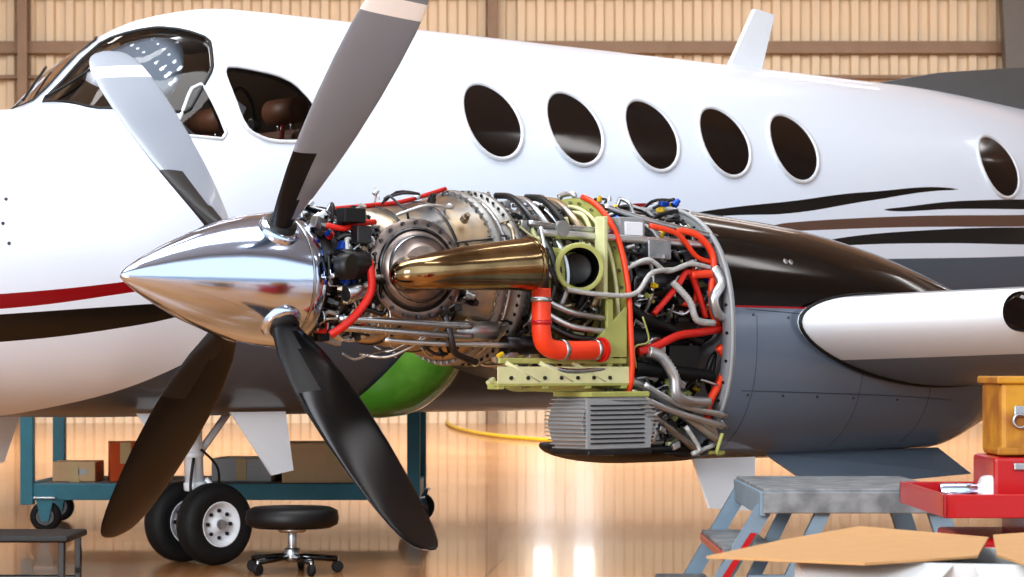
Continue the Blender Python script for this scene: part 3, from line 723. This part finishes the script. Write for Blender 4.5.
gd.prism([(1.55,2.36,-.50),(1.86,2.36,-.50),(1.86,2.30,-.77),(1.74,2.30,-.79)],(0,.012,0),white)
gd.prism([(1.05,2.36,-.50),(1.25,2.36,-.50),(1.22,2.32,-.60),(1.1,2.32,-.60)],(0,.012,0),white)
gd.prism([(.50,2.92,-.50),(.80,2.92,-.50),(.74,2.96,-.72),(.55,2.96,-.78)],(0,.012,0),white)
gd.build('nose_gear_doors',air)

# ---------------------------------------------------------------- teal cart with cartons
ct=empty('parts_cart',(0,0,0))
m_=MB()
X0,X1,Y0,Y1=-2.66,-.54,13.45,14.4
for xx,yy in ((X0,Y0),(X1,Y0),(X0,Y1),(X1,Y1),(-1.76,Y0)):
    m_.box((xx,yy,.55),(.07,.07,.8),bluesteel)
for yy in (Y0,Y1): 
    m_.box(((X0+X1)/2,yy,.22),(X1-X0,.05,.09),bluesteel); m_.box(((X0+X1)/2,yy,.93),(X1-X0,.05,.09),bluesteel)
for xx in (X0,X1): m_.box((xx,(Y0+Y1)/2,.22),(.05,Y1-Y0,.09),bluesteel); m_.box((xx,(Y0+Y1)/2,.93),(.05,Y1-Y0,.09),bluesteel)
m_.box(((X0+X1)/2,(Y0+Y1)/2,.25),(X1-X0-.04,Y1-Y0-.04,.02),platgray); m_.box(((X0+X1)/2,(Y0+Y1)/2,.98),(X1-X0,Y1-Y0,.02),platgray)
m_.build('frame',ct)
m_=MB()
for xx,yy in ((X0+.1,Y0),(X1,Y0),(X0,Y1),(X1,Y1)):
    m_.lathe([(-.025,.055),(-.025,.08),(-.01,.085),(.01,.085),(.025,.08),(.025,.055)],(xx,yy,.085),(0,1,0),tyre,28,False); m_.cyl((xx,yy-.027,.085),(0,1,0),.056,.054,dsteel)
    m_.prism([(xx-.05,yy-.04,.19),(xx+.05,yy-.04,.19),(xx+.02,yy-.04,.06),(xx-.02,yy-.04,.06)],(0,.008,0),bluesteel); m_.box((xx,yy,.19),(.12,.1,.01),steel)
m_.build('casters',ct)
def carton(name,c,s,m,loc_z,rz=0,parent=None,label=True):
    b=MB(); 
    b.box((0,0,s[2]/2),s,m,bev=.004)
    if label:
        tp=mat(name+'_tape',(212,186,140),.4)
        b.box((0,0,s[2]+.001),(s[0]*.98,.06,.003),tp,bev=.0005); b.box((0,-s[1]/2-.001,s[2]-.06),(.06,.003,.12),tp,bev=.0005)
        b.box((s[0]*.2,-s[1]/2-.001,s[2]*.5),(s[0]*.2,.003,s[2]*.3),cardw,bev=.0005)
    o=b.build(name,parent,(c[0],c[1],loc_z)); o.rotation_euler=(0,0,rz); return o
cardl=mat('light_cardboard',(222,188,148),.8,0,.06,20)
carton('cardboard_box',(-1.02,13.85),(.56,.5,.22),cardl,.262,.1)
carton('cardboard_box.001',(-1.50,13.95),(.34,.4,.13),cardw,.262,-.1)
oc_=mat('orange_carton',(216,92,36),.6)
carton('cardboard_box.002',(-2.2,13.9),(.17,.3,.22),oc_,.262,.2)
carton('cardboard_box.003',(-2.46,13.9),(.24,.3,.11),cardl,.262,.0)
# ---------------------------------------------------------------- stool
st=empty('rolling_stool',(-.965,10.75,0)); b=MB()
b.lathe([(0,.0),(0,.17),(.015,.2),(.04,.205),(.075,.2),(.09,.17),(.095,0)],(0,0,.20),(0,0,1),blackr,48,False); b.build('seat',st)
b=MB(); b.cyl((0,0,.07),(0,0,1),.02,.14,steel); b.cyl((0,0,.18),(0,0,1),.06,.03,steel); b.cyl((0,0,.05),(0,0,1),.035,.06,steel)
for k in range(5):
    t=2*math.pi*k/5+.2; dx,dy=math.cos(t),math.sin(t)
    b.tube([(0,0,.075),(dx*.2,dy*.2,.06)],.014,blackp,10,straight=True)
    b.lathe([(-.012,.022),(-.008,.026),(.008,.026),(.012,.022)],(dx*.2,dy*.2,.026),(-dy,dx,0),tyre,20); b.cyl((dx*.2,dy*.2,.03),(0,0,1),.006,.035,steel)
b.build('base',st)
sd=MB(); sd.box((-1.86,9.2,.27),(.46,.4,.025),blackr,bev=.01)
for xx in (-2.06,-1.66):
    for yy in (9.03,9.37): sd.box((xx,yy,.13),(.025,.025,.26),blackp)
sd.box((-1.86,9.03,.1),(.4,.02,.02),blackp); sd.box((-1.86,9.37,.1),(.4,.02,.02),blackp); sd.build('step_stool')
yh=MB(); yh.tube([(-1.05,39.2,.03),(-.85,36,.03),(-.55,33.4,.03),(-.15,31.2,.03),(.3,29.8,.03),(.6,29.2,.03)],.026,yellow,8,8); yh.build('air_hose')

# ---------------------------------------------------------------- work platform
wp=empty('work_platform',(0,0,0)); b=MB()
PX0,PX1,PY0,PY1,PZ=.82,1.42,8.0,8.95,.505
b.box(((PX0+PX1)/2,(PY0+PY1)/2,PZ-.012),(PX1-PX0,PY1-PY0,.025),platgray,bev=.005)
b.box(((PX0+PX1)/2,PY0,PZ-.045),(PX1-PX0,.02,.07),platgray); b.box(((PX0+PX1)/2,PY1,PZ-.05),(PX1-PX0,.02,.08),platgray)
b.box((PX0,(PY0+PY1)/2,PZ-.05),(.02,PY1-PY0,.08),platblue); b.box((PX1,(PY0+PY1)/2,PZ-.05),(.02,PY1-PY0,.08),platblue)
b.build('deck',wp)
b=MB()
for yy in (PY0+.03,PY1-.03):
    b.prism([(PX0+.0,yy,PZ-.03),(PX0+.06,yy,PZ-.03),(PX0-.22,yy,0),(PX0-.28,yy,0)],(0,.05,0),platblue)
    b.prism([(PX1-.07,yy,PZ-.03),(PX1,yy,PZ-.03),(PX1+.16,yy,0),(PX1+.08,yy,0)],(0,.05,0),platblue)
    b.prism([(PX0+.2,yy,PZ-.03),(PX0+.25,yy,PZ-.03),(PX0+.02,yy,0),(PX0-.03,yy,0)],(0,.04,0),platblue)
b.prism([(PX0-.04,PY0+.02,.36),(PX0-.02,PY0+.02,.36),(PX0-.24,PY0+.02,0),(PX0-.27,PY0+.02,0)],(0,-.012,0),redp)
b.build('legs',wp)
b=MB()
for k,z in enumerate((.14,.30)):
    xx=PX0-.24+.17*k; b.box((xx+.03,(PY0+PY1)/2,z),(.18,PY1-PY0-.08,.025),platgray); b.box((xx-.06,(PY0+PY1)/2,z-.015),(.012,PY1-PY0-.08,.03),redp)
b.box((PX0+.33,PY0+.05,.2),(.75,.03,.04),platblue)
b.build('steps',wp)
# ---------------------------------------------------------------- red tool cart + case
tcx=empty('tool_cart',(.07,0,-.02)); b=MB()
b.box((1.42,6.55,.28),(.62,.5,.40),redp,bev=.01)
for k in range(3): b.box((1.42,6.295,.15+.13*k),(.56,.012,.11),redp,bev=.004); b.box((1.42,6.28,.18+.13*k),(.3,.02,.012),steel)
b.build('cabinet',tcx)
b=MB()
b.prism([(1.03,6.2,.545),(1.80,6.2,.545),(1.80,6.9,.545),(1.03,6.9,.545)],(0,0,.012),redp)
for (x0,y0,x1,y1) in ((1.03,6.2,1.8,6.2),(1.03,6.9,1.8,6.9),(1.03,6.2,1.03,6.9),(1.8,6.2,1.8,6.9)):
    b.box(((x0+x1)/2,(y0+y1)/2,.57),(abs(x1-x0)+.014,abs(y1-y0)+.014,.06),redp,bev=.003)
b.box((1.42,6.55,.51),(.3,.3,.09),redp); b.build('tray',tcx)
b=MB()
for k in range(6):
    b.tube([(1.08+.05*k,6.35+.06*k,.566),(1.2+.04*k,6.6+.03*k,.574)],.012,[steel,dsteel,chrome][k%3],10,straight=True)
b.cyl((1.1,6.7,.58),(1,0,0),.025,.16,chrome); b.box((1.22,6.5,.60),(.1,.08,.07),white,bev=.02); b.build('hand_tools',tcx)
b=MB()
for xx in (1.17,1.67):
    for yy in (6.36,6.74): b.lathe([(-.015,.03),(-.015,.035),(.015,.035),(.015,.03)],(xx,yy,.055),(0,1,0),tyre,20)
b.build('casters',tcx)
b=MB(); b.box((1.40,6.6,.625),(.40,.3,.12),redp,bev=.01); b.box((1.40,6.445,.66),(.3,.012,.02),steel); b.build('tool_chest',tcx)
b=MB(); b.box((1.43,6.6,.785),(.42,.26,.20),gold,bev=.015); b.box((1.43,6.6,.888),(.44,.28,.02),gold,bev=.005)
b.box((1.43,6.465,.70),(.44,.02,.02),gold)
b.tube([(1.27+.018*math.cos(t),6.458,.78+.018*math.sin(t)) for t in [2*math.pi*k/14 for k in range(14)]],.004,steel,8,1,True); b.box((1.27,6.466,.805),(.03,.01,.03),steel)
b.build('metal_case',tcx)
# ---------------------------------------------------------------- carton with flattened cardboard laid across it
bx=empty('open_carton',(.93,5.18,0),math.radians(-14)); b=MB(); W,Dp,Hh=.60,.46,.505
tk=.006
for (c_,s_) in (((0,-Dp/2,Hh/2),(W,tk,Hh)),((0,Dp/2,Hh/2),(W,tk,Hh)),((-W/2,0,Hh/2),(tk,Dp,Hh)),((W/2,0,Hh/2),(tk,Dp,Hh)),((0,0,.004),(W,Dp,tk))):
    b.box(c_,s_,cardw,bev=.001)
b.build('sides',bx)
b=MB()
b.prism([(-W/2,-Dp/2,Hh-.005),(0.02,-Dp/2,Hh-.005),(-.03,-Dp/2-.13,Hh-.06),(-W/2+.05,-Dp/2-.12,Hh-.06)],(0,0,.004),cardw)
b.prism([(0.06,-Dp/2,Hh-.005),(W/2,-Dp/2,Hh-.005),(W/2-.02,-Dp/2-.14,Hh-.08),(.10,-Dp/2-.14,Hh-.07)],(0,0,.004),cardw)
b.build('flaps',bx)
M=Matrix.Rotation(math.radians(14),3,'Z')
def tl(p): q=M@V((p[0]-.93,p[1]-5.18,0)); return (q.x,q.y,p[2])
b=MB(); z=.508
P1=[(.40,5.04,z-.0),(.60,5.5,z),(.82,5.78,z+.014),(1.08,5.55,z+.004),(.96,5.05,z),(.70,4.86,z)]
P2=[(1.00,5.05,z+.002),(1.10,5.6,z+.006),(1.55,5.5,z+.045),(1.50,4.75,z+.02),(1.02,4.80,z+.0)]
def sheet(P,F):
    n=len(P); vs=[tl(p) for p in P]+[tl((p[0],p[1],p[2]+.005)) for p in P]
    b.add(vs,F+[[i+n for i in f][::-1] for f in F]+[[i,(i+1)%n,n+(i+1)%n,n+i] for i in range(n)],card,False)
sheet(P1,[[0,1,5],[1,4,5],[1,3,4],[1,2,3]]); sheet(P2,[[0,1,4],[1,3,4],[1,2,3]])
b.build('cardboard_sheets',bx)

# ---------------------------------------------------------------- light
wd=D.worlds.new('world'); C.scene.world=wd; wd.use_nodes=True; nt=wd.node_tree; bg=nt.nodes['Background']
bg.inputs[0].default_value=(.88,.94,1,1); bg.inputs[1].default_value=1.25
def area(name,loc,rot,sx,sy,p,col=(1,1,1)):
    l=D.lights.new(name,'AREA'); l.shape='RECTANGLE'; l.size=sx; l.size_y=sy; l.energy=p; l.color=col
    o=D.objects.new(name,l); o.location=loc; o.rotation_euler=rot; C.scene.collection.objects.link(o)
area('door_side_fill',(-7,-6,5.2),(math.radians(68),0,math.radians(-24)),6,4,1500,(.93,.97,1))  # added soft fill from front left, on top of the door daylight
area('overhead_fill',(-2,9,7.8),(0,0,0),8,3,460,(.95,.975,1))  # added area fill above the aircraft, no fixture of its own
area('overhead_fill.001',(0,26,7.8),(math.radians(25),0,0),26,8,3300,(.98,.985,1))  # added area fill that brightens the back wall
pl_=D.lights.new('cockpit_fill_light','POINT'); pl_.energy=12; pl_.shadow_soft_size=.1; po=D.objects.new('cockpit_fill_light',pl_); C.scene.collection.objects.link(po); po.parent=air; po.location=(1.35,YC,1.08)  # added point fill so the cockpit interior reads through the glass
C.scene.view_settings.view_transform='Standard'
try: C.scene.view_settings.look='Medium High Contrast'
except Exception as ex: print(ex)
C.scene.view_settings.exposure=.15
